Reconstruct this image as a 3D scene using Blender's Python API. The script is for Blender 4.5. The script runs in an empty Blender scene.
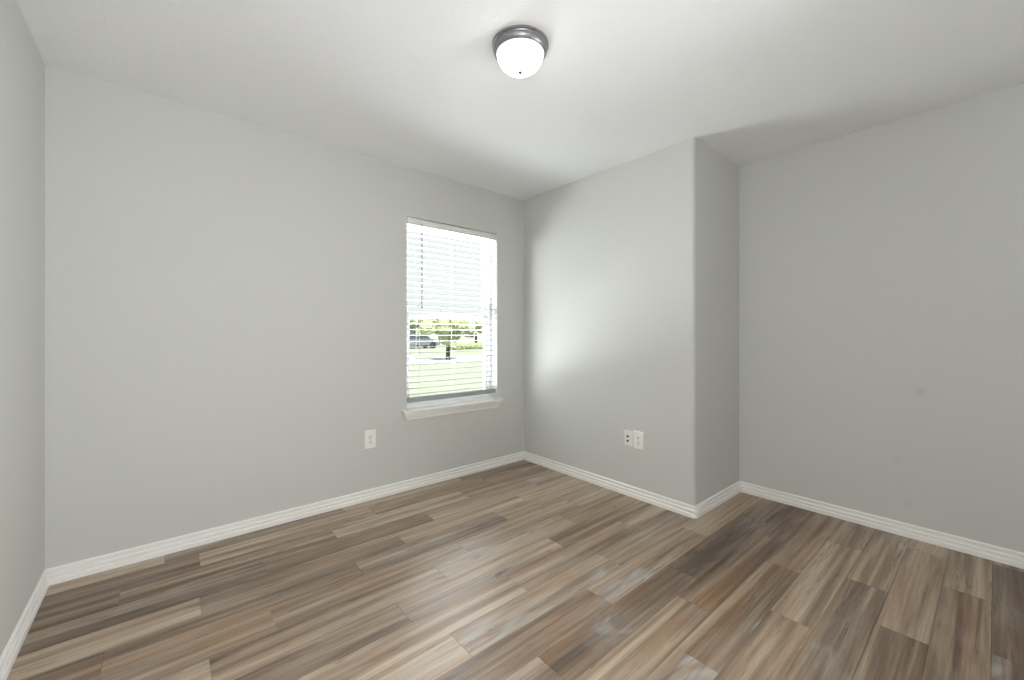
import bpy, bmesh, math, random
from mathutils import Vector, Matrix

random.seed(7)
S = bpy.context.scene
COL = S.collection

SKY, SUN, LAMP_EMIT = 1.0, 13.0, 6.5     # sky radiance, sun behind the house, lamp bowl
LOW_W, LEFT_W, SIDE_W = 4300.0, 90.0, 300.0             # added fill lights outdoors, below and beside the window
FILL_W, FILL_RIGHT_W = 38.5, 18.0              # two added fill lights inside the room, out of view

# ------------------------------------------------------------------ camera
FPX = 410.2                       # focal length in pixels of the 1024 px wide frame
EYE = 1.173
cam_d = bpy.data.cameras.new('camera')
cam_d.sensor_fit = 'HORIZONTAL'
cam_d.sensor_width = 36.0
cam_d.lens = FPX / 1024 * 36.0
cam_d.shift_y = -5.6 / 1024
cam_d.clip_start = 0.02
cam_d.clip_end = 400
cam = bpy.data.objects.new('camera', cam_d)
COL.objects.link(cam)
YAW = math.radians(49.72)          # angle between the view direction and +X
cam.location = (0, 0, EYE)
cam.rotation_euler = (math.pi / 2, 0, YAW - math.pi / 2)
S.camera = cam

# ------------------------------------------------------------------ sky, sun, exposure
world = bpy.data.worlds.new('sky')
S.world = world
world.use_nodes = True
wn = world.node_tree.nodes
wn['Background'].inputs['Color'].default_value = (0.94, 0.975, 1.0, 1)
wn['Background'].inputs['Strength'].default_value = SKY

sun_d = bpy.data.lights.new('sun', 'SUN')
sun_d.energy = SUN
sun_d.angle = math.radians(3)
sun_d.color = (1.0, 0.97, 0.92)
sun = bpy.data.objects.new('sun', sun_d)
COL.objects.link(sun)
sun.rotation_euler = (math.radians(40), 0, math.radians(-12))   # from behind the house onto the lawn

portal_d = bpy.data.lights.new('window_portal', 'AREA')
portal_d.shape = 'RECTANGLE'
portal_d.cycles.is_portal = True
portal = bpy.data.objects.new('window_portal', portal_d)
COL.objects.link(portal)


def area_light(name, watts, loc, aim, sx, sy, color):
    d = bpy.data.lights.new(name, 'AREA')
    d.shape = 'RECTANGLE'
    d.size, d.size_y = sx, sy
    d.energy = watts
    d.color = color
    o = bpy.data.objects.new(name, d)
    COL.objects.link(o)
    o.location = loc
    o.rotation_euler = (Vector(aim) - Vector(loc)).to_track_quat('-Z', 'Y').to_euler()
    return o


# added unseen area lights outside, sending fill in through the window
area_light('outdoor_fill_low', LOW_W, (1.5, 5.1, -0.13), (1.5, 5.1, 2.0), 9.0, 3.6, (0.975, 0.99, 1.0))
area_light('outdoor_fill_left', LEFT_W, (-0.6, 4.7, 1.1), (1.83, 2.95, 1.25), 2.6, 2.2, (0.985, 0.995, 1.0))
area_light('outdoor_fill_side', SIDE_W, (-2.0, 4.25, 1.45), (1.83, 2.95, 1.3), 1.6, 3.1, (0.985, 0.995, 1.0))
# two added fill lights out of view, brightening the walls
area_light('added_fill_left', FILL_W, (-0.1, -0.70, 1.7), (2.2, 1.9, 1.2), 1.0, 1.0, (0.975, 0.985, 1.0))
area_light('added_fill_right', FILL_RIGHT_W, (2.42, -0.50, 1.2), (-0.44, 1.35, 1.3), 0.7, 0.8, (0.97, 0.985, 1.0)).data.spread = math.radians(100)

vs = S.view_settings
vs.view_transform = 'Standard'
vs.look = 'None'
vs.gamma = 1.0
vs.use_curve_mapping = False
vs.exposure = 0.0
cy = S.cycles
cy.max_bounces = 16
cy.diffuse_bounces = 10
cy.transparent_max_bounces = 16
cy.sample_clamp_indirect = 8.0
cy.use_denoising = True

# ------------------------------------------------------------------ room measures (metres)
XL = -0.426        # left wall
XB = 2.584        # face of the projecting wall
XR = 3.292         # recessed right wall
YW = 2.873        # window wall
YB = 1.246        # side of the projecting wall
YF = -0.90        # wall behind the camera
H = 2.435
T = 0.16          # wall thickness
WX0, WX1, WZ0, WZ1 = 1.397, 2.2615, 0.6025, 2.0665   # window opening

portal.location = ((WX0 + WX1) / 2, YW + T + 0.01, (WZ0 + WZ1) / 2)
portal.rotation_euler = (math.radians(-90), 0, 0)
portal_d.size = WX1 - WX0
portal_d.size_y = WZ1 - WZ0

# ------------------------------------------------------------------ helpers
def lin(r, g, b):
    f = lambda c: (c / 255 / 12.92) if c / 255 <= 0.04045 else ((c / 255 + 0.055) / 1.055) ** 2.4
    return (f(r), f(g), f(b), 1.0)


def material(name, color, rough=0.5, metal=0.0, spec=0.5, bump=None, vary=0.0, trans=0.0):
    m = bpy.data.materials.new(name)
    m.use_nodes = True
    nt = m.node_tree
    b = nt.nodes['Principled BSDF']
    b.inputs['Base Color'].default_value = color
    b.inputs['Roughness'].default_value = rough
    b.inputs['Metallic'].default_value = metal
    b.inputs['Specular IOR Level'].default_value = spec
    if bump or vary:
        tc = nt.nodes.new('ShaderNodeTexCoord')
    if bump:
        scale, strength, dist = bump
        n = nt.nodes.new('ShaderNodeTexNoise')
        n.inputs['Scale'].default_value = scale
        n.inputs['Detail'].default_value = 3
        bp = nt.nodes.new('ShaderNodeBump')
        bp.inputs['Strength'].default_value = strength
        bp.inputs['Distance'].default_value = dist
        nt.links.new(tc.outputs['Object'], n.inputs['Vector'])
        nt.links.new(n.outputs['Fac'], bp.inputs['Height'])
        nt.links.new(bp.outputs['Normal'], b.inputs['Normal'])
    if vary:
        n2 = nt.nodes.new('ShaderNodeTexNoise')
        n2.inputs['Scale'].default_value = 2.3
        n2.inputs['Detail'].default_value = 4
        mx = nt.nodes.new('ShaderNodeMix')
        mx.data_type = 'RGBA'
        mx.inputs['A'].default_value = tuple(c * (1 - vary) for c in color[:3]) + (1,)
        mx.inputs['B'].default_value = tuple(min(1, c * (1 + vary)) for c in color[:3]) + (1,)
        nt.links.new(tc.outputs['Object'], n2.inputs['Vector'])
        nt.links.new(n2.outputs['Fac'], mx.inputs['Factor'])
        nt.links.new(mx.outputs['Result'], b.inputs['Base Color'])
    return m


def link(name, bm, mat=None, parent=None, smooth=False, kind=None):
    bmesh.ops.recalc_face_normals(bm, faces=bm.faces[:])
    me = bpy.data.meshes.new(name)
    bm.to_mesh(me)
    bm.free()
    if smooth:
        for p in me.polygons:
            p.use_smooth = True
        try:
            me.set_sharp_from_angle(angle=math.radians(35))
        except Exception:
            pass
    o = bpy.data.objects.new(name, me)
    COL.objects.link(o)
    if mat:
        me.materials.append(mat)
    if parent:
        o.parent = parent
    if kind:
        o['kind'] = kind
    return o


def empty(name, loc=(0, 0, 0), rz=0.0, label=None, cat=None, group=None, kind=None):
    o = bpy.data.objects.new(name, None)
    o.empty_display_size = 0.1
    COL.objects.link(o)
    o.location = loc
    o.rotation_euler = (0, 0, rz)
    if label:
        o['label'] = label
    if cat:
        o['category'] = cat
    if group:
        o['group'] = group
    if kind:
        o['kind'] = kind
    return o


def add_box(bm, x0, x1, y0, y1, z0, z1, bevel=0.0, seg=2):
    m = Matrix.Translation(((x0 + x1) / 2, (y0 + y1) / 2, (z0 + z1) / 2)) @ \
        Matrix.Diagonal((x1 - x0, y1 - y0, z1 - z0, 1))
    r = bmesh.ops.create_cube(bm, size=1, matrix=m)
    if bevel:
        es = set()
        for v in r['verts']:
            es.update(v.link_edges)
        bmesh.ops.bevel(bm, geom=list(es), offset=bevel, segments=seg, profile=0.5, affect='EDGES')
    return bm


def box(*a, **k):
    return add_box(bmesh.new(), *a, **k)


def add_lathe(bm, profile, seg=64, center=(0, 0, 0), close=False):
    cx, cy_, cz = center
    rings = []
    for r, z in profile:
        if r < 1e-6:
            rings.append([bm.verts.new((cx, cy_, cz + z))])
        else:
            rings.append([bm.verts.new((cx + r * math.cos(2 * math.pi * i / seg),
                                        cy_ + r * math.sin(2 * math.pi * i / seg), cz + z)) for i in range(seg)])
    pairs = list(zip(rings, rings[1:]))
    if close:
        pairs.append((rings[-1], rings[0]))
    for a, b in pairs:
        if len(a) == 1 and len(b) == 1:
            continue
        for i in range(seg):
            j = (i + 1) % seg
            if len(a) == 1:
                bm.faces.new((a[0], b[i], b[j]))
            elif len(b) == 1:
                bm.faces.new((a[i], b[0], a[j]))
            else:
                bm.faces.new((a[i], b[i], b[j], a[j]))
    return bm


def add_prism(bm, pts, axis, a0, a1):
    """Extrude a 2-D outline along an axis: 'x' takes (y,z), 'y' takes (x,z), 'z' takes (x,y)."""
    def P(p, a):
        if axis == 'x':
            return (a, p[0], p[1])
        if axis == 'y':
            return (p[0], a, p[1])
        return (p[0], p[1], a)
    lo = [bm.verts.new(P(p, a0)) for p in pts]
    hi = [bm.verts.new(P(p, a1)) for p in pts]
    n = len(pts)
    bm.faces.new(lo)
    bm.faces.new(hi[::-1])
    for i in range(n):
        j = (i + 1) % n
        bm.faces.new((lo[i], hi[i], hi[j], lo[j]))
    return bm


def add_tube(bm, p0, p1, r, seg=10):
    p0, p1 = Vector(p0), Vector(p1)
    d = p1 - p0
    q = d.to_track_quat('Z', 'Y').to_matrix().to_4x4()
    m = Matrix.Translation((p0 + p1) / 2) @ q
    bmesh.ops.create_cone(bm, cap_ends=True, segments=seg, radius1=r, radius2=r, depth=d.length, matrix=m)
    return bm


# ------------------------------------------------------------------ materials
M_WALL = material('wall_paint', lin(203, 204, 200), 0.75, spec=0.3, bump=(140, 0.12, 0.004))
M_CEIL = material('ceiling_paint', lin(243, 244, 246), 0.85, spec=0.2, bump=(70, 0.22, 0.006))
M_TRIM = material('trim_paint', lin(240, 239, 235), 0.38, spec=0.45)
M_VINYL = material('white_vinyl', lin(242, 243, 243), 0.35)
M_SLAT = material('blind_slat', lin(164, 166, 169), 0.4)
M_RAIL = material('blind_rail', lin(226, 225, 222), 0.45)
M_CORD = material('blind_cord', lin(214, 213, 210), 0.8)
M_WAND = material('clear_grey_wand', lin(150, 152, 154), 0.25)
M_PLATE = material('plate_plastic', lin(238, 238, 234), 0.35)
M_SOCKET = material('socket_plastic', lin(232, 232, 228), 0.4)
M_SLOT = material('slot_dark', lin(45, 43, 40), 0.6)
M_SCREW = material('screw_paint', lin(203, 204, 200), 0.35, metal=0.3)
M_FINIAL = material('dark_nickel', lin(74, 73, 75), 0.5, metal=0.3)
M_NICKEL = material('brushed_nickel', lin(150, 149, 152), 0.42, metal=0.9)

M_GLASS = bpy.data.materials.new('window_glass')
M_GLASS.use_nodes = True
nt = M_GLASS.node_tree
nt.nodes.remove(nt.nodes['Principled BSDF'])
tr = nt.nodes.new('ShaderNodeBsdfTransparent')
tr.inputs['Color'].default_value = (0.96, 0.98, 0.97, 1)
gl = nt.nodes.new('ShaderNodeBsdfGlossy')
gl.inputs['Roughness'].default_value = 0.02
fr = nt.nodes.new('ShaderNodeFresnel')
fr.inputs['IOR'].default_value = 1.35
mix = nt.nodes.new('ShaderNodeMixShader')
gm = nt.nodes.new('ShaderNodeNewGeometry')
one = nt.nodes.new('ShaderNodeMath')          # reflect on the entering face only
one.operation = 'SUBTRACT'
one.inputs[0].default_value = 1.0
nt.links.new(gm.outputs['Backfacing'], one.inputs[1])
fac = nt.nodes.new('ShaderNodeMath')
fac.operation = 'MULTIPLY'
nt.links.new(fr.outputs[0], fac.inputs[0])
nt.links.new(one.outputs[0], fac.inputs[1])
nt.links.new(fac.outputs[0], mix.inputs[0])
nt.links.new(tr.outputs[0], mix.inputs[1])
nt.links.new(gl.outputs[0], mix.inputs[2])
nt.links.new(mix.outputs[0], nt.nodes['Material Output'].inputs['Surface'])

M_DOME = bpy.data.materials.new('frosted_glass_lit')
M_DOME.use_nodes = True
b = M_DOME.node_tree.nodes['Principled BSDF']
b.inputs['Base Color'].default_value = (0.9, 0.9, 0.88, 1)
b.inputs['Roughness'].default_value = 0.25
b.inputs['Emission Color'].default_value = (1.0, 0.99, 0.975, 1)
dn = M_DOME.node_tree.nodes
ge = dn.new('ShaderNodeNewGeometry')
sp = dn.new('ShaderNodeSeparateXYZ')
mr = dn.new('ShaderNodeMapRange')       # underside set to glow more than the flanks, limiting the ceiling halo
mr.inputs['From Min'].default_value = 0.0
mr.inputs['From Max'].default_value = -1.0
mr.inputs['To Min'].default_value = 0.12 * LAMP_EMIT
mr.inputs['To Max'].default_value = 2.0 * LAMP_EMIT
M_DOME.node_tree.links.new(ge.outputs['Normal'], sp.inputs[0])
M_DOME.node_tree.links.new(sp.outputs['Z'], mr.inputs['Value'])
M_DOME.node_tree.links.new(mr.outputs[0], b.inputs['Emission Strength'])


def floor_material():
    m = bpy.data.materials.new('vinyl_plank')
    m.use_nodes = True
    nt = m.node_tree
    N, L = nt.nodes, nt.links
    bs = N['Principled BSDF']
    tc = N.new('ShaderNodeTexCoord')
    at = N.new('ShaderNodeAttribute')
    at.attribute_name = 'plank'
    sep = N.new('ShaderNodeSeparateColor')
    L.new(at.outputs['Color'], sep.inputs[0])

    def math_(op, a, b=None, c=None, clamp=False):
        n = N.new('ShaderNodeMath')
        n.operation = op
        n.use_clamp = clamp
        for i, v in enumerate((a, b, c)):
            if v is None:
                continue
            if isinstance(v, (int, float)):
                n.inputs[i].default_value = v
            else:
                L.new(v, n.inputs[i])
        return n.outputs[0]

    def mixc(fac, a, b, mode='MIX'):
        n = N.new('ShaderNodeMix')
        n.data_type = 'RGBA'
        n.blend_type = mode
        if isinstance(fac, (int, float)):
            n.inputs['Factor'].default_value = fac
        else:
            L.new(fac, n.inputs['Factor'])
        for key, v in (('A', a), ('B', b)):
            if isinstance(v, tuple):
                n.inputs[key].default_value = v
            else:
                L.new(v, n.inputs[key])
        return n.outputs['Result']

    def ramp(fac, stops):
        n = N.new('ShaderNodeValToRGB')
        els = n.color_ramp.elements
        while len(els) < len(stops):
            els.new(0.5)
        for e, (p, c) in zip(els, stops):
            e.position = p
            e.color = c
        L.new(fac, n.inputs[0])
        return n.outputs[0]

    # every plank reads its own stretch of wood: shift the coordinates by the plank's random numbers
    xyz = N.new('ShaderNodeSeparateXYZ')
    L.new(tc.outputs['Object'], xyz.inputs[0])
    px = math_('MULTIPLY_ADD', sep.outputs[0], 37.0, xyz.outputs[0])
    py = math_('MULTIPLY_ADD', sep.outputs[1], 23.0, xyz.outputs[1])

    def coords(sx, sy, off=0.0):
        c = N.new('ShaderNodeCombineXYZ')
        L.new(math_('MULTIPLY', px, sx), c.inputs[0])
        L.new(math_('MULTIPLY', py, sy), c.inputs[1])
        c.inputs[2].default_value = off
        return c.outputs[0]

    def noise(vec, scale, detail=4, rough=0.55, dist=0.0):
        n = N.new('ShaderNodeTexNoise')
        n.inputs['Scale'].default_value = scale
        n.inputs['Detail'].default_value = detail
        n.inputs['Roughness'].default_value = rough
        n.inputs['Distortion'].default_value = dist
        L.new(vec, n.inputs['Vector'])
        return n.outputs['Fac']

    stripe = noise(coords(0.6, 15.0), 1.0, 4, 0.6, 0.45)     # strips along the plank
    stripe2 = noise(coords(0.8, 34.0, 17.0), 1.0, 2, 0.5, 0.3)
    grain = noise(coords(2.6, 95.0, 3.1), 1.0, 5, 0.62, 0.5)     # grain
    fine = noise(coords(9.0, 300.0, 8.7), 1.0, 3, 0.6)
    cloud = noise(coords(1.5, 6.0, 5.3), 1.0, 3, 0.55, 0.8)      # greyed patches
    warmth = noise(coords(0.7, 9.0, 21.0), 1.0, 2, 0.5, 0.4)
    crack = noise(coords(4.5, 70.0, 11.0), 1.0, 5, 0.68, 1.2)
    where = noise(coords(1.3, 9.0, 31.0), 1.0, 2, 0.5, 0.5)

    tone = math_('MULTIPLY_ADD', math_('SUBTRACT', sep.outputs[2], 0.5), 0.22,
                 math_('MULTIPLY_ADD', math_('SUBTRACT', stripe2, 0.5), 0.45, stripe))
    base = ramp(tone, [(0.24, lin(84, 69, 57)), (0.38, lin(118, 101, 86)), (0.48, lin(148, 129, 111)),
                       (0.58, lin(168, 150, 131)), (0.76, lin(194, 180, 163))])
    wmask = math_('MULTIPLY', math_('SUBTRACT', warmth, 0.50), 4.0, clamp=True)
    c = mixc(math_('MULTIPLY', wmask, 0.42), base, lin(151, 113, 80))
    wash = math_('MULTIPLY', math_('SUBTRACT', cloud, 0.47), 4.0, clamp=True)
    greyed = ramp(grain, [(0.3, lin(130, 121, 113)), (0.7, lin(182, 175, 167))])
    c = mixc(math_('MULTIPLY', wash, 0.55), c, greyed)
    pale = math_('MULTIPLY', math_('SUBTRACT', cloud, 0.63), 9.0, clamp=True)
    c = mixc(math_('MULTIPLY', pale, 0.6), c, lin(184, 186, 186))
    g2 = ramp(grain, [(0.28, (0.66, 0.64, 0.62, 1)), (0.50, (1, 1, 1, 1)), (0.78, (1.13, 1.13, 1.13, 1))])
    c = mixc(0.75, c, g2, 'MULTIPLY')
    f2 = ramp(fine, [(0.35, (0.84, 0.83, 0.82, 1)), (0.6, (1.04, 1.04, 1.04, 1))])
    c = mixc(0.7, c, f2, 'MULTIPLY')
    kn = ramp(crack, [(0.0, (0.26, 0.22, 0.19, 1)), (0.37, (0.42, 0.37, 0.33, 1)), (0.43, (1, 1, 1, 1))])
    c = mixc(math_('MULTIPLY', math_('SUBTRACT', where, 0.47), 7.0, clamp=True), c, mixc(1.0, c, kn, 'MULTIPLY'))
    hs = N.new('ShaderNodeHueSaturation')
    hs.inputs['Saturation'].default_value = 1.12
    hs.inputs['Value'].default_value = 1.06
    L.new(c, hs.inputs['Color'])
    L.new(hs.outputs[0], bs.inputs['Base Color'])
    bs.inputs['Roughness'].default_value = 0.42
    bs.inputs['Specular IOR Level'].default_value = 0.85
    L.new(math_('MULTIPLY_ADD', grain, 0.10, 0.31), bs.inputs['Roughness'])
    bp = N.new('ShaderNodeBump')
    bp.inputs['Strength'].default_value = 0.12
    bp.inputs['Distance'].default_value = 0.001
    L.new(grain, bp.inputs['Height'])
    L.new(bp.outputs[0], bs.inputs['Normal'])
    return m


M_FLOOR = floor_material()
M_GAP = material('plank_gap', lin(70, 58, 48), 0.7)

# ------------------------------------------------------------------ room shell
def build_floor():
    PW, GAP, PL = 0.1524, 0.0005, 0.9144
    y_edge = 0.0115
    # where the end joints of each row fall
    joint = {0: 2.767, 1: 2.201, 2: 2.509, 3: 1.967, 4: 1.465, 5: 1.759, 6: 1.952, 7: 1.485, 8: 1.769, 9: 1.267, 10: 0.770,
             -1: 2.32, 11: 1.038, 12: 0.342, 13: 1.660, 14: 1.034, 15: 0.388, 16: 0.761, 17: 0.140}
    # dark boards and how dark; recess tones also paint in the recess shade
    dark = {(6, 0): -0.6, (5, 1): -0.5, (-1, 0): -0.25, (-1, -1): -0.25, (17, -1): -0.25, (16, -1): 0.0, (15, -1): 0.05,
            (14, -1): 0.0, (13, -2): 0.1}
    bm = bmesh.new()
    lay = bm.loops.layers.float_color.new('plank')
    rnd = random.Random(2)
    k0 = math.floor((YF - y_edge) / PW)
    k1 = math.ceil((YW - y_edge) / PW)
    for k in range(k0, k1):
        ya, yb = max(YF, y_edge + k * PW), min(YW, y_edge + (k + 1) * PW)
        x = joint.get(k, rnd.uniform(0.2, 1.1))
        while x > XL:
            x -= PL
        while x < XR:
            xa, xb = max(XL, x), min(XR, x + PL)
            col = (rnd.random(), rnd.random(), rnd.random(), 1)
            tone = dark.get((k, round((x - joint.get(k, 0)) / PL)))
            if tone is not None:
                col = (col[0], col[1], tone, 1)
            if xb - xa > 0.01:
                g = GAP
                top = [(xa + g, ya + g), (xb - g, ya + g), (xb - g, yb - g), (xa + g, yb - g)]
                vt = [bm.verts.new((p[0], p[1], 0)) for p in top]
                vb = [bm.verts.new((p[0], p[1], -0.004)) for p in top]
                fs = [bm.faces.new(vt)]
                for i in range(4):
                    j = (i + 1) % 4
                    fs.append(bm.faces.new((vt[j], vt[i], vb[i], vb[j])))
                for f in fs:
                    for lp in f.loops:
                        lp[lay] = col
            x += PL
    # slab below
    nslab = len(bm.faces)
    add_box(bm, XL - T, XR + T, YF - T, YW + T, -0.15, -0.0035)
    bm.faces.ensure_lookup_table()
    for f in bm.faces[nslab:]:
        f.material_index = 1
    o = link('floor', bm, M_FLOOR, kind='structure')
    o.data.materials.append(M_GAP)
    return o


build_floor()
link('ceiling', box(XL - T, XR + T, YF - T, YW + T, H, H + 0.14), M_CEIL, kind='structure')
link('wall_left', box(XL - T, XL, YF, YW, 0, H), M_WALL, kind='structure')
# the recessed wall carries a few faint scuffs
M_SCUFFED = M_WALL.copy()
M_SCUFFED.name = 'wall_paint_scuffed'
nt = M_SCUFFED.node_tree
tc = nt.nodes.new('ShaderNodeTexCoord')
prev = None
for (sy_, sz_, r_, k_) in ((0.277, 0.845, 0.034, 0.20), (0.377, 0.440, 0.026, 0.10), (0.329, 0.195, 0.030, 0.10)):
    vm = nt.nodes.new('ShaderNodeVectorMath')
    vm.operation = 'DISTANCE'
    vm.inputs[1].default_value = (XR, sy_, sz_)
    nz = nt.nodes.new('ShaderNodeTexNoise')
    nz.inputs['Scale'].default_value = 40
    mr_ = nt.nodes.new('ShaderNodeMapRange')
    mr_.inputs['From Min'].default_value = r_
    mr_.inputs['From Max'].default_value = r_ * 0.3
    mr_.inputs['To Max'].default_value = k_
    mu = nt.nodes.new('ShaderNodeMath')
    mu.operation = 'MULTIPLY'
    nt.links.new(tc.outputs['Object'], vm.inputs[0])
    nt.links.new(tc.outputs['Object'], nz.inputs['Vector'])
    nt.links.new(vm.outputs['Value'], mr_.inputs['Value'])
    nt.links.new(mr_.outputs[0], mu.inputs[0])
    nt.links.new(nz.outputs['Fac'], mu.inputs[1])
    if prev:
        ad = nt.nodes.new('ShaderNodeMath')
        ad.operation = 'ADD'
        nt.links.new(prev, ad.inputs[0])
        nt.links.new(mu.outputs[0], ad.inputs[1])
        prev = ad.outputs[0]
    else:
        prev = mu.outputs[0]
mx = nt.nodes.new('ShaderNodeMix')
mx.data_type = 'RGBA'
mx.inputs['A'].default_value = nt.nodes['Principled BSDF'].inputs['Base Color'].default_value
mx.inputs['B'].default_value = lin(60, 58, 55)
nt.links.new(prev, mx.inputs['Factor'])
nt.links.new(mx.outputs['Result'], nt.nodes['Principled BSDF'].inputs['Base Color'])
link('wall_right', box(XR, XR + T, YF, YB, 0, H), M_SCUFFED, kind='structure')
link('wall_front', box(XL - T, XR + T, YF - T, YF, 0, H), M_WALL, kind='structure')

# window wall with its opening, drywall returns rounded a little at the edge
def window_wall():
    bm = bmesh.new()
    xs = [XL - T, WX0, WX1, XB]
    zs = [0, WZ0 - 0.02, WZ1, H]
    ya, yb = YW, YW + T
    F = {}
    for y in (ya, yb):
        for i in range(4):
            for j in range(4):
                F[(y, i, j)] = bm.verts.new((xs[i], y, zs[j]))
    for i in range(3):
        for j in range(3):
            if (i, j) == (1, 1):
                continue
            for y in (ya, yb):
                bm.faces.new((F[(y, i, j)], F[(y, i + 1, j)], F[(y, i + 1, j + 1)], F[(y, i, j + 1)]))
    ring = [(1, 1), (2, 1), (2, 2), (1, 2)]
    for a in range(4):
        p, q = ring[a], ring[(a + 1) % 4]
        bm.faces.new((F[(ya, *p)], F[(ya, *q)], F[(yb, *q)], F[(yb, *p)]))
    per = [(0, 0), (1, 0), (2, 0), (3, 0), (3, 1), (3, 2), (3, 3), (2, 3), (1, 3), (0, 3), (0, 2), (0, 1)]
    for a in range(12):
        p, q = per[a], per[(a + 1) % 12]
        bm.faces.new((F[(ya, *p)], F[(ya, *q)], F[(yb, *q)], F[(yb, *p)]))
    bm.edges.ensure_lookup_table()
    es = []
    for a in (1, 2, 3):
        p, q = ring[a], ring[(a + 1) % 4]
        e = bm.edges.get((F[(ya, *p)], F[(ya, *q)]))
        if e:
            es.append(e)
    bmesh.ops.bevel(bm, geom=es, offset=0.006, segments=3, profile=0.5, affect='EDGES')
    return bm


link('wall_back', window_wall(), M_WALL, kind='structure', smooth=True)

# projecting wall with a bull-nosed outer corner
def projecting_wall():
    bm = bmesh.new()
    r = 0.02
    pts = [(XB, YW + T)]
    for i in range(9):
        a = math.pi + (math.pi / 2) * i / 8
        pts.append((XB + r + r * math.cos(a), YB + r + r * math.sin(a)))
    pts += [(XR + T, YB), (XR + T, YW + T)]
    add_prism(bm, pts, 'z', 0, H)
    return bm


link('wall_projection', projecting_wall(), M_WALL, kind='structure', smooth=True)

# ------------------------------------------------------------------ baseboards
BASE_PROFILE = [(0.0, 0.0), (0.0165, 0.0), (0.0165, 0.0215), (0.015, 0.0245), (0.0095, 0.0262), (0.0065, 0.0275), (0.006, 0.0345),
                (0.0120, 0.0352), (0.0132, 0.0375), (0.0132, 0.0425), (0.0115, 0.0460), (0.006, 0.0478), (0.0022, 0.0490), (0.0018, 0.0618),
                (0.0098, 0.0624), (0.0112, 0.0645), (0.0112, 0.0690), (0.0095, 0.0730), (0.005, 0.0752), (0.0, 0.0756)]


def baseboard(name, path, start_dir, end_dir):
    """Sweep the moulding along a floor path (room on the left-hand side of travel); start_dir/end_dir are the
    mitre directions at the two ends, None for a square cut."""
    bm = bmesh.new()
    n = len(path)
    rings = []
    for i, p in enumerate(path):
        p = Vector(p)
        dirs = []
        if i > 0:
            dirs.append((p - Vector(path[i - 1])).normalized())
        if i < n - 1:
            dirs.append((Vector(path[i + 1]) - p).normalized())
        nor = [Vector((-d.y, d.x)) for d in dirs]
        if i == 0 and start_dir is not None:
            m = Vector(start_dir)
        elif i == n - 1 and end_dir is not None:
            m = Vector(end_dir)
        elif len(nor) == 2:
            s = nor[0] + nor[1]
            m = s / (1 + nor[0].dot(nor[1]))
        else:
            m = nor[0]
        rings.append([bm.verts.new((p.x + m.x * t, p.y + m.y * t, z)) for t, z in BASE_PROFILE])
    k = len(BASE_PROFILE)
    for a, b in zip(rings, rings[1:]):
        for i in range(k):
            j = (i + 1) % k
            bm.faces.new((a[i], a[j], b[j], b[i]))
    bm.faces.new(rings[0])
    bm.faces.new(rings[-1][::-1])
    return link(name, bm, M_TRIM, kind='structure')


ch = 0.010   # the outer corner is wrapped by a short diagonal piece
# travel so that the room lies on the left: along the right wall towards +y, round to the left wall
baseboard('baseboard_right', [(XR, YF), (XR, YB)], None, (-1, -1))
baseboard('baseboard_projection_side', [(XR, YB), (XB + ch, YB), (XB, YB + ch)], (-1, -1), (-1, -math.tan(math.radians(22.5))))
baseboard('baseboard_projection', [(XB, YB + ch), (XB, YW)], (-1, -math.tan(math.radians(22.5))), (-1, -1))
baseboard('baseboard_back', [(XB, YW), (XL, YW)], (-1, -1), (1, -1))
baseboard('baseboard_left', [(XL, YW), (XL, YF)], (1, -1), None)

# ------------------------------------------------------------------ window
win = empty('window_1', ((WX0 + WX1) / 2, YW + T, WZ0), kind='structure')


def wbox(name, parts, mat, bevel=0.003, parent=win):
    bm = bmesh.new()
    for p in parts:
        add_box(bm, *p, bevel=bevel)
    for v in bm.verts:
        v.co -= Vector(win.location)
    return link(name, bm, mat, parent)


fy0, fy1 = YW + 0.082, YW + T + 0.005
fw = 0.034
wbox('window_frame', [(WX0, WX0 + fw, fy0, fy1, WZ0 - 0.02, WZ1), (WX1 - fw, WX1, fy0, fy1, WZ0 - 0.02, WZ1),
                      (WX0 + fw, WX1 - fw, fy0, fy1, WZ1 - fw, WZ1), (WX0 + fw, WX1 - fw, fy0, fy1, WZ0 - 0.02, WZ0 + 0.03)], M_VINYL)
ZM = 1.329
sw = 0.032
# upper sash sits outside, lower sash inside
u0, u1 = fy0 + 0.040, fy0 + 0.064
l0, l1 = fy0 + 0.010, fy0 + 0.036
xa, xb = WX0 + fw, WX1 - fw
up = wbox('upper_sash', [(xa, xa + sw, u0, u1, ZM - 0.015, WZ1 - fw), (xb - sw, xb, u0, u1, ZM - 0.015, WZ1 - fw),
                         (xa + sw, xb - sw, u0, u1, WZ1 - fw - sw, WZ1 - fw), (xa + sw, xb - sw, u0, u1, ZM - 0.015, ZM + 0.018)], M_VINYL)
lo = wbox('lower_sash', [(xa, xa + sw, l0, l1, WZ0 + 0.03, ZM + 0.018), (xb - sw, xb, l0, l1, WZ0 + 0.03, ZM + 0.018),
                         (xa + sw, xb - sw, l0, l1, ZM - 0.018, ZM + 0.018), (xa + sw, xb - sw, l0, l1, WZ0 + 0.03, WZ0 + 0.075)], M_VINYL)
wbox('pane', [(xa + sw - 0.004, xb - sw + 0.004, u0 + 0.009, u0 + 0.013, ZM + 0.012, WZ1 - fw - sw + 0.004)], M_GLASS, 0, up)
wbox('pane', [(xa + sw - 0.004, xb - sw + 0.004, l0 + 0.010, l0 + 0.014, WZ0 + 0.071, ZM - 0.014)], M_GLASS, 0, lo)
lock = bmesh.new()
xm = (WX0 + WX1) / 2
add_box(lock, xm - 0.03, xm + 0.03, l0 + 0.003, l1, ZM + 0.018, ZM + 0.028, bevel=0.003)
add_box(lock, xm - 0.006, xm + 0.028, l0 - 0.004, l0 + 0.006, ZM + 0.020, ZM + 0.032, bevel=0.003)
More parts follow.
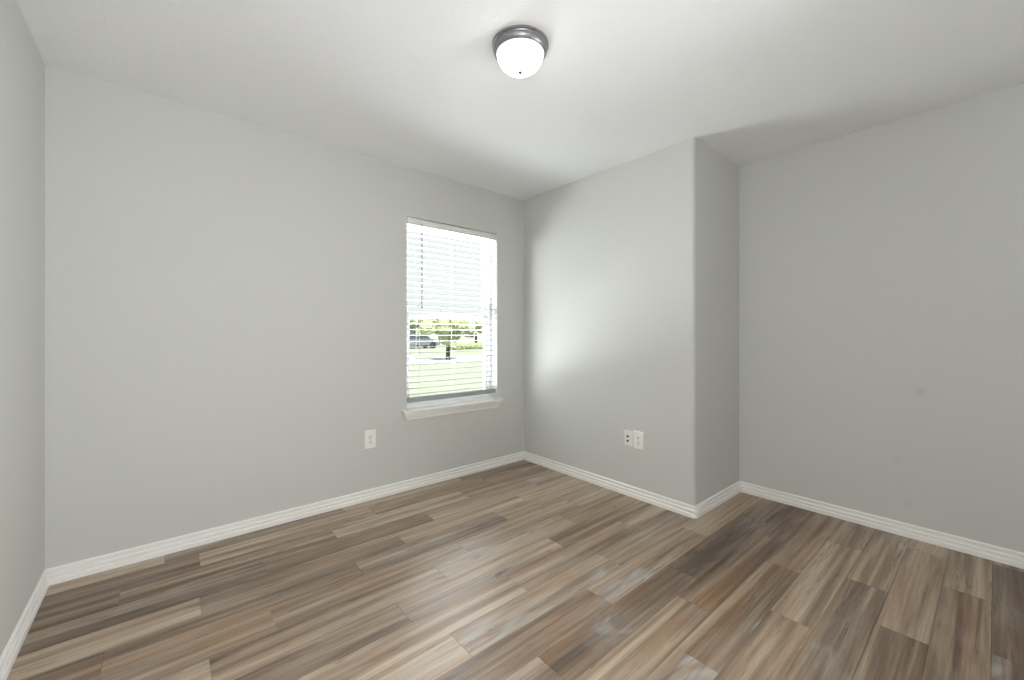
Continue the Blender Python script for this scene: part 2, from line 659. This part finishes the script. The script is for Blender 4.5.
for v in lock.verts:
    v.co -= Vector(win.location)
link('sash_lock', lock, M_VINYL, lo)

# stool and apron moulding
sill = bmesh.new()
sx0, sx1, sy = WX0 - 0.042, WX1 + 0.040, YW - 0.038
add_box(sill, WX0 + 0.0005, WX1 - 0.0005, YW - 0.002, fy0 + 0.002, WZ0 - 0.019, WZ0)
add_prism(sill, [(YW, WZ0 - 0.019), (sy + 0.004, WZ0 - 0.019), (sy, WZ0 - 0.015), (sy, WZ0 - 0.006), (sy + 0.002, WZ0 - 0.002),
                 (sy + 0.006, WZ0), (YW, WZ0)], 'x', sx0, sx1)
for v in sill.verts:
    v.co -= Vector(win.location)
link('window_sill', sill, M_TRIM, win)
apron = bmesh.new()
zt = WZ0 - 0.019
prof = [(0.0, zt - 0.058), (0.010, zt - 0.058), (0.012, zt - 0.054), (0.011, zt - 0.046), (0.014, zt - 0.040),
        (0.020, zt - 0.026), (0.026, zt - 0.014), (0.028, zt - 0.004), (0.028, zt), (0.0, zt)]
a = [apron.verts.new((WX0 - 0.036 + 0.024 * (zt - z) / 0.058 * 1.0, YW - t, z)) for t, z in prof]
b_ = [apron.verts.new((WX1 + 0.034 - 0.024 * (zt - z) / 0.058 * 1.0, YW - t, z)) for t, z in prof]
for i in range(len(prof)):
    j = (i + 1) % len(prof)
    apron.faces.new((a[i], a[j], b_[j], b_[i]))
apron.faces.new(a)
apron.faces.new(b_[::-1])
for v in apron.verts:
    v.co -= Vector(win.location)
link('sill_apron', apron, M_TRIM, win)

# ------------------------------------------------------------------ window blind
BX0, BX1 = WX0 + 0.006, WX1 - 0.006
bl = empty('window_blind', (xm, YW + 0.036, WZ0 + 0.045),
           label='white horizontal slat blind lowered and open over the only window', cat='blind')
BLO = Vector(bl.location)


def bpart(name, bm, mat, smooth=False):
    for v in bm.verts:
        v.co -= BLO
    return link(name, bm, mat, bl, smooth)


# headrail with a moulded valance in front
bm = box(BX0 + 0.004, BX1 - 0.004, YW + 0.014, YW + 0.064, WZ1 - 0.046, WZ1 - 0.005, bevel=0.002)
bpart('headrail', bm, M_RAIL)
vp = [(0.012, WZ1 - 0.054), (0.004, WZ1 - 0.054), (0.002, WZ1 - 0.051), (0.004, WZ1 - 0.046), (0.006, WZ1 - 0.030),
      (0.003, WZ1 - 0.014), (0.001, WZ1 - 0.010), (0.003, WZ1 - 0.006), (0.012, WZ1 - 0.006)]
bm = add_prism(bmesh.new(), [(YW + y, z) for y, z in vp], 'x', BX0, BX1)
bpart('valance', bm, M_RAIL)
SY0, SY1 = YW + 0.014, YW + 0.062
Z_TOP, Z_BOT, NS = WZ1 - 0.078, 0.709, 29


def slat_bm():
    bm = bmesh.new()
    n = 7
    top, bot = [], []
    for i in range(n):
        u = i / (n - 1)
        y = -0.024 + 0.048 * u
        crown = 0.0022 * (1 - (2 * u - 1) ** 2)
        th = 0.0017 if 0 < i < n - 1 else 0.0012
        top.append((y, crown + th))
        bot.append((y, crown - th))
    pts = top + bot[::-1]
    add_prism(bm, pts, 'x', BX0 - xm, BX1 - xm)
    return bm


slat0 = None
for i in range(NS):
    z = Z_TOP + (Z_BOT - Z_TOP) * i / (NS - 1)
    if slat0 is None:
        slat0 = link('slat', slat_bm(), M_SLAT, bl, smooth=True)
        s_ = slat0
    else:
        s_ = slat0.copy()
        COL.objects.link(s_)
        s_.parent = bl
    s_.location = (0, (SY0 + SY1) / 2 - BLO.y, z - BLO.z)
    s_.rotation_euler = (math.radians(-2 + random.uniform(-0.7, 0.7)), 0, 0)   # all but level
bm = box(BX0, BX1, SY0 - 0.002, SY1 + 0.001, 0.652, 0.687, bevel=0.004)
bpart('bottom_rail', bm, M_SLAT)
for cx in (WX0 + 0.108, xm, WX1 - 0.108):
    bm = bmesh.new()
    for y in (SY0 - 0.003, SY1 + 0.002):
        add_tube(bm, (cx, y, 0.687), (cx, y, WZ1 - 0.05), 0.0010, 6)
    for i in range(NS):
        z = Z_TOP + (Z_BOT - Z_TOP) * i / (NS - 1)
        add_tube(bm, (cx, SY0 - 0.003, z - 0.0022), (cx, SY1 + 0.002, z - 0.0022), 0.0008, 5)
    bpart('ladder_cord', bm, M_CORD)
bm = bmesh.new()
wx, wy = 1.5175, YW - 0.006
add_tube(bm, (wx, wy, 1.395), (wx, wy, 2.015), 0.0042, 6)
add_tube(bm, (wx, wy, 1.375), (wx, wy, 1.397), 0.0058, 8)
add_tube(bm, (wx, wy, 2.013), (wx, wy + 0.004, 2.026), 0.0022, 8)
bpart('tilt_wand', bm, M_WAND)

# ------------------------------------------------------------------ wall plates
def plate_bm(w, h, d=0.008):
    bm = bmesh.new()
    # front face smaller than the back: a sloped rim
    e = 0.004
    back = [(-w / 2, -h / 2), (w / 2, -h / 2), (w / 2, h / 2), (-w / 2, h / 2)]
    front = [(-w / 2 + e, -h / 2 + e), (w / 2 - e, -h / 2 + e), (w / 2 - e, h / 2 - e), (-w / 2 + e, h / 2 - e)]
    v0 = [bm.verts.new((x, 0, z)) for x, z in back]
    v1 = [bm.verts.new((x, -d * 0.55, z)) for x, z in back]
    v2 = [bm.verts.new((x, -d, z)) for x, z in front]
    for A, B in ((v0, v1), (v1, v2)):
        for i in range(4):
            j = (i + 1) % 4
            bm.faces.new((A[i], A[j], B[j], B[i]))
    bm.faces.new(v2)
    bm.faces.new(v0[::-1])
    return bm


def receptacle_bm():
    bm = bmesh.new()
    pts = []
    r, hz = 0.0172, 0.0142
    for i in range(40):
        a_ = 2 * math.pi * i / 40
        x, z = r * math.cos(a_), r * math.sin(a_)
        pts.append((x, max(-hz, min(hz, z))))
    add_prism(bm, pts, 'y', -0.0105, -0.007)
    return bm


def outlet(loc, rz, label, w=0.080, h=0.127):
    t = empty('wall_outlet', loc, rz, label, 'outlet', 'electrical outlets on the walls')
    link('faceplate', plate_bm(w, h), M_PLATE, t)
    for s in (1, -1):
        r = link('receptacle', receptacle_bm(), M_SOCKET, t, smooth=True)
        r.location = (0, 0, s * 0.0195)
        bm = bmesh.new()
        add_box(bm, -0.0075, -0.0054, -0.0109, -0.0100, -0.002, 0.0075)
        add_box(bm, 0.0054, 0.0075, -0.0109, -0.0100, -0.001, 0.0070)
        add_tube(bm, (0, -0.0109, -0.0075), (0, -0.0100, -0.0075), 0.0026, 12)
        link('slot', bm, M_SLOT, r)
    bm = add_tube(bmesh.new(), (0, -0.0088, 0), (0, -0.0070, 0), 0.0034, 14)
    link('screw', bm, M_SCREW, t)
    return t


outlet((1.1135, YW, 0.429), 0.0, 'white duplex electrical outlet low on the window wall, left of the window')
outlet((XB, 1.6485, 0.417), -math.pi / 2, 'white duplex electrical outlet on the projecting wall, nearer the corner edge of the pair')
t = empty('cable_plate', (XB, 1.7345, 0.414), -math.pi / 2,
          'white wall plate with two small dark jacks beside an electrical outlet', 'wall plate')
link('faceplate', plate_bm(0.070, 0.1145), M_PLATE, t)
for z in (0.017, -0.016):
    bm = add_lathe(bmesh.new(), [(0.0, -0.001), (0.0075, -0.001), (0.0075, 0.004), (0.0058, 0.006), (0.0058, 0.009), (0.0, 0.009)], 20)
    bm.transform(Matrix.Translation((0, -0.007, z)) @ Matrix.Rotation(math.pi / 2, 4, 'X'))
    j = link('jack', bm, M_SLOT, t, smooth=True)
for z in (0.042, -0.042):
    bm = add_tube(bmesh.new(), (0, -0.0088, z), (0, -0.0070, z), 0.0032, 12)
    link('screw', bm, M_SCREW, t)

# ------------------------------------------------------------------ ceiling lamp
lamp = empty('ceiling_light', (1.187, 1.345, H), 0, 'round flush ceiling light with nickel rim and glowing white glass bowl', 'ceiling light')
pan = [(0.0, 0.0), (0.123, 0.0), (0.1245, -0.004), (0.1235, -0.009), (0.118, -0.0115), (0.1165, -0.015), (0.1175, -0.019),
       (0.1175, -0.026), (0.114, -0.034), (0.1085, -0.040), (0.1055, -0.042), (0.1025, -0.040), (0.1025, -0.036), (0.0, -0.034)]
link('rim', add_lathe(bmesh.new(), pan, 72), M_NICKEL, lamp, smooth=True)
dome = [(0.1018, -0.0360)]
for i in range(1, 19):
    u = i / 18
    a_ = u * math.pi / 2
    dome.append((0.1018 * math.cos(a_) ** 0.80 if i < 18 else 0.0, -0.0360 - 0.078 * math.sin(a_) ** 1.08))
link('glass_bowl', add_lathe(bmesh.new(), dome, 72), M_DOME, lamp, smooth=True)
fin = [(0.0, -0.1130), (0.008, -0.1135), (0.0095, -0.1165), (0.008, -0.1195), (0.004, -0.1205), (0.0045, -0.1235), (0.003, -0.1265), (0.0, -0.1275)]
link('finial', add_lathe(bmesh.new(), fin, 24), M_FINIAL, lamp, smooth=True)

# ------------------------------------------------------------------ outdoors
GZ = -0.20
Fd = Vector((math.cos(YAW), math.sin(YAW)))
Rd = Vector((math.sin(YAW), -math.cos(YAW)))


def out_at(px, d):
    """A point on the ground outside, at photo column px and view depth d."""
    p = Fd * d + Rd * ((px - 512) / FPX * d)
    return p.x, p.y


M_LAWN = material('lawn', (0.255, 0.285, 0.222, 1), 0.95, spec=0.1, bump=(30, 0.4, 0.05), vary=0.22)
M_STREET = material('concrete_street', (0.5, 0.495, 0.48, 1), 0.9, spec=0.2, vary=0.05)
M_LEAF = material('leaves', (0.27, 0.31, 0.17, 1), 0.8, spec=0.2, vary=0.25, bump=(6, 1.0, 0.2))
M_LEAF2 = material('leaves_pale', (0.32, 0.35, 0.24, 1), 0.8, spec=0.2, vary=0.2, bump=(6, 1.0, 0.2))
M_BARK = material('bark', (0.07, 0.062, 0.055, 1), 0.95, spec=0.1, vary=0.2)
M_SIDING = material('siding', (0.42, 0.42, 0.41, 1), 0.85, vary=0.04)
M_BRICK = material('brick', (0.33, 0.3, 0.27, 1), 0.9, vary=0.15)
M_ROOF = material('shingles', (0.2, 0.2, 0.205, 1), 0.95, vary=0.15)
M_DARKGLASS = material('dark_glass', lin(60, 66, 72), 0.1)
M_CAR = material('car_paint', lin(120, 124, 130), 0.25, metal=0.4)
M_TYRE = material('tyre', lin(35, 35, 36), 0.8)

link('ground', box(-60, 90, YW + T + 0.02, 120, GZ - 0.3, GZ), M_LAWN, kind='structure')
link('added_bounce_slab', box(-1.5, 5.0, YW + T + 0.03, YW + T + 3.4, GZ, GZ + 0.04), material('pale_bounce', lin(214, 212, 206), 0.9, vary=0.05), kind='structure')  # added slab, unseen below the sill, bouncing light up through the window
# the street runs parallel to the house front
p_near = out_at(450, 20.4)
p_far = out_at(450, 25.2)
link('street', box(-60, 90, p_near[1], p_far[1], GZ, GZ + 0.03), M_STREET, kind='structure')


def crown_bm(blobs, seed):
    bm = bmesh.new()
    r_ = random.Random(seed)
    for (x, y, z, rad) in blobs:
        g = bmesh.ops.create_icosphere(bm, subdivisions=3, radius=rad, matrix=Matrix.Translation((x, y, z)))
        for v in g['verts']:
            c = Vector((x, y, z))
            d = v.co - c
            v.co = c + d * (1 + r_.uniform(-0.18, 0.18))
    return bm


def tree(name, px, d, height, spread, trunk_h, label, mat, seed, tr=0.09):
    x, y = out_at(px, d)
    t = empty(name, (x, y, GZ), 0, label, 'tree')
    r_ = random.Random(seed)
    bm = bmesh.new()
    add_lathe(bm, [(0.0, -0.05), (tr * 1.6, -0.05), (tr * 1.15, 0.15), (tr, trunk_h * 0.6), (tr * 0.75, trunk_h + 0.3), (0.0, trunk_h + 0.35)], 12)
    link('trunk', bm, M_BARK, t, smooth=True)
    blobs = []
    mid = (trunk_h + height) / 2
    for i in range(11):
        a_ = r_.uniform(0, 2 * math.pi)
        rr = spread * math.sqrt(r_.random()) * 0.7
        z = r_.uniform(trunk_h + 0.25 * (mid - trunk_h), height - 0.2 * (height - mid))
        blobs.append((rr * math.cos(a_), rr * math.sin(a_), z, (height - trunk_h) * r_.uniform(0.2, 0.3)))
    link('crown', crown_bm(blobs, seed), mat, t)
    return t


tree('street_tree', 448, 21.6, 2.45, 1.7, 1.05, 'young green tree on the lawn by the street outside the window', M_LEAF, 3, 0.10)
tree('broad_tree', 418, 46, 3.4, 3.2, 1.2, 'broad pale green tree far across the street behind the parked car', M_LEAF2, 5, 0.15)
tree('round_tree', 476, 50, 3.2, 3.0, 1.2, 'round pale green tree far across the street behind a clipped hedge', M_LEAF2, 9, 0.15)


def house(px, d, w, label, wall_m):
    x, y = out_at(px, d)
    t = empty('house', (x, y, GZ), 0, label, 'house', 'houses across the street')
    dep, hh = 9.0, 2.5
    link('wall', box(-w / 2, w / 2, 0, dep, 0, hh), wall_m, t)
    bm = bmesh.new()
    o_ = 0.4
    v = [bm.verts.new(p) for p in ((-w / 2 - o_, -o_, hh), (w / 2 + o_, -o_, hh), (w / 2 + o_, dep + o_, hh), (-w / 2 - o_, dep + o_, hh),
                                    (-w / 2 + 2.6, dep / 2, hh + 1.6), (w / 2 - 2.6, dep / 2, hh + 1.6))]
    for f in ((0, 1, 5, 4), (1, 2, 5), (2, 3, 4, 5), (3, 0, 4), (3, 2, 1, 0)):
        bm.faces.new([v[i] for i in f])
    link('roof', bm, M_ROOF, t)
    for wx_ in (-w * 0.28, w * 0.02):
        f = link('window', box(wx_ - 0.65, wx_ + 0.65, -0.05, 0.02, 0.8, 2.1), M_SIDING, t)
        link('pane', box(wx_ - 0.55, wx_ + 0.55, -0.07, -0.02, 0.9, 2.0), M_DARKGLASS, f)
    link('garage_door', box(w * 0.2, w * 0.45, -0.06, 0.02, 0, 2.15), M_STREET, t)
    return t


house(404, 58, 11.0, 'pale sided house with grey roof far beyond the broad tree', M_SIDING)
house(488, 66, 12.0, 'tan brick house with grey roof far beyond the round tree', M_BRICK)


def car(px, d, label):
    x, y = out_at(px, d)
    t = empty('car', (x, y, GZ), 0, label, 'car')
    body = [(-2.2, 0.30), (2.2, 0.30), (2.25, 0.62), (2.05, 0.85), (1.2, 0.92), (0.55, 1.38), (-1.05, 1.42), (-1.75, 0.98), (-2.2, 0.90), (-2.28, 0.55)]
    bm = add_prism(bmesh.new(), body, 'y', -0.85, 0.85)
    bmesh.ops.bevel(bm, geom=bm.edges[:], offset=0.05, segments=2, profile=0.5, affect='EDGES')
    link('body', bm, M_CAR, t, smooth=True)
    gl_ = [(1.05, 0.95), (0.5, 1.32), (-1.0, 1.35), (-1.55, 0.98)]
    link('side_window', add_prism(bmesh.new(), gl_, 'y', -0.87, 0.87), M_DARKGLASS, t)
    for sx in (-1.4, 1.4):
        for s in (-1, 1):
            bm = add_tube(bmesh.new(), (sx, s * 0.68, 0.33), (sx, s * 0.9, 0.33), 0.33, 24)
            link('wheel', bm, M_TYRE, t, smooth=True)
    return t


car(416, 40, 'grey car parked across the street in front of the pale house')

hx, hy = out_at(470, 38)
h_ = empty('hedge', (hx, hy, GZ), 0, 'low clipped green hedge across the street before the tan brick house', 'hedge')
bl_ = [(i * 0.45 - 1.8, 0, 0.28, 0.34) for i in range(9)]
link('foliage', crown_bm(bl_, 21), M_LEAF, h_)
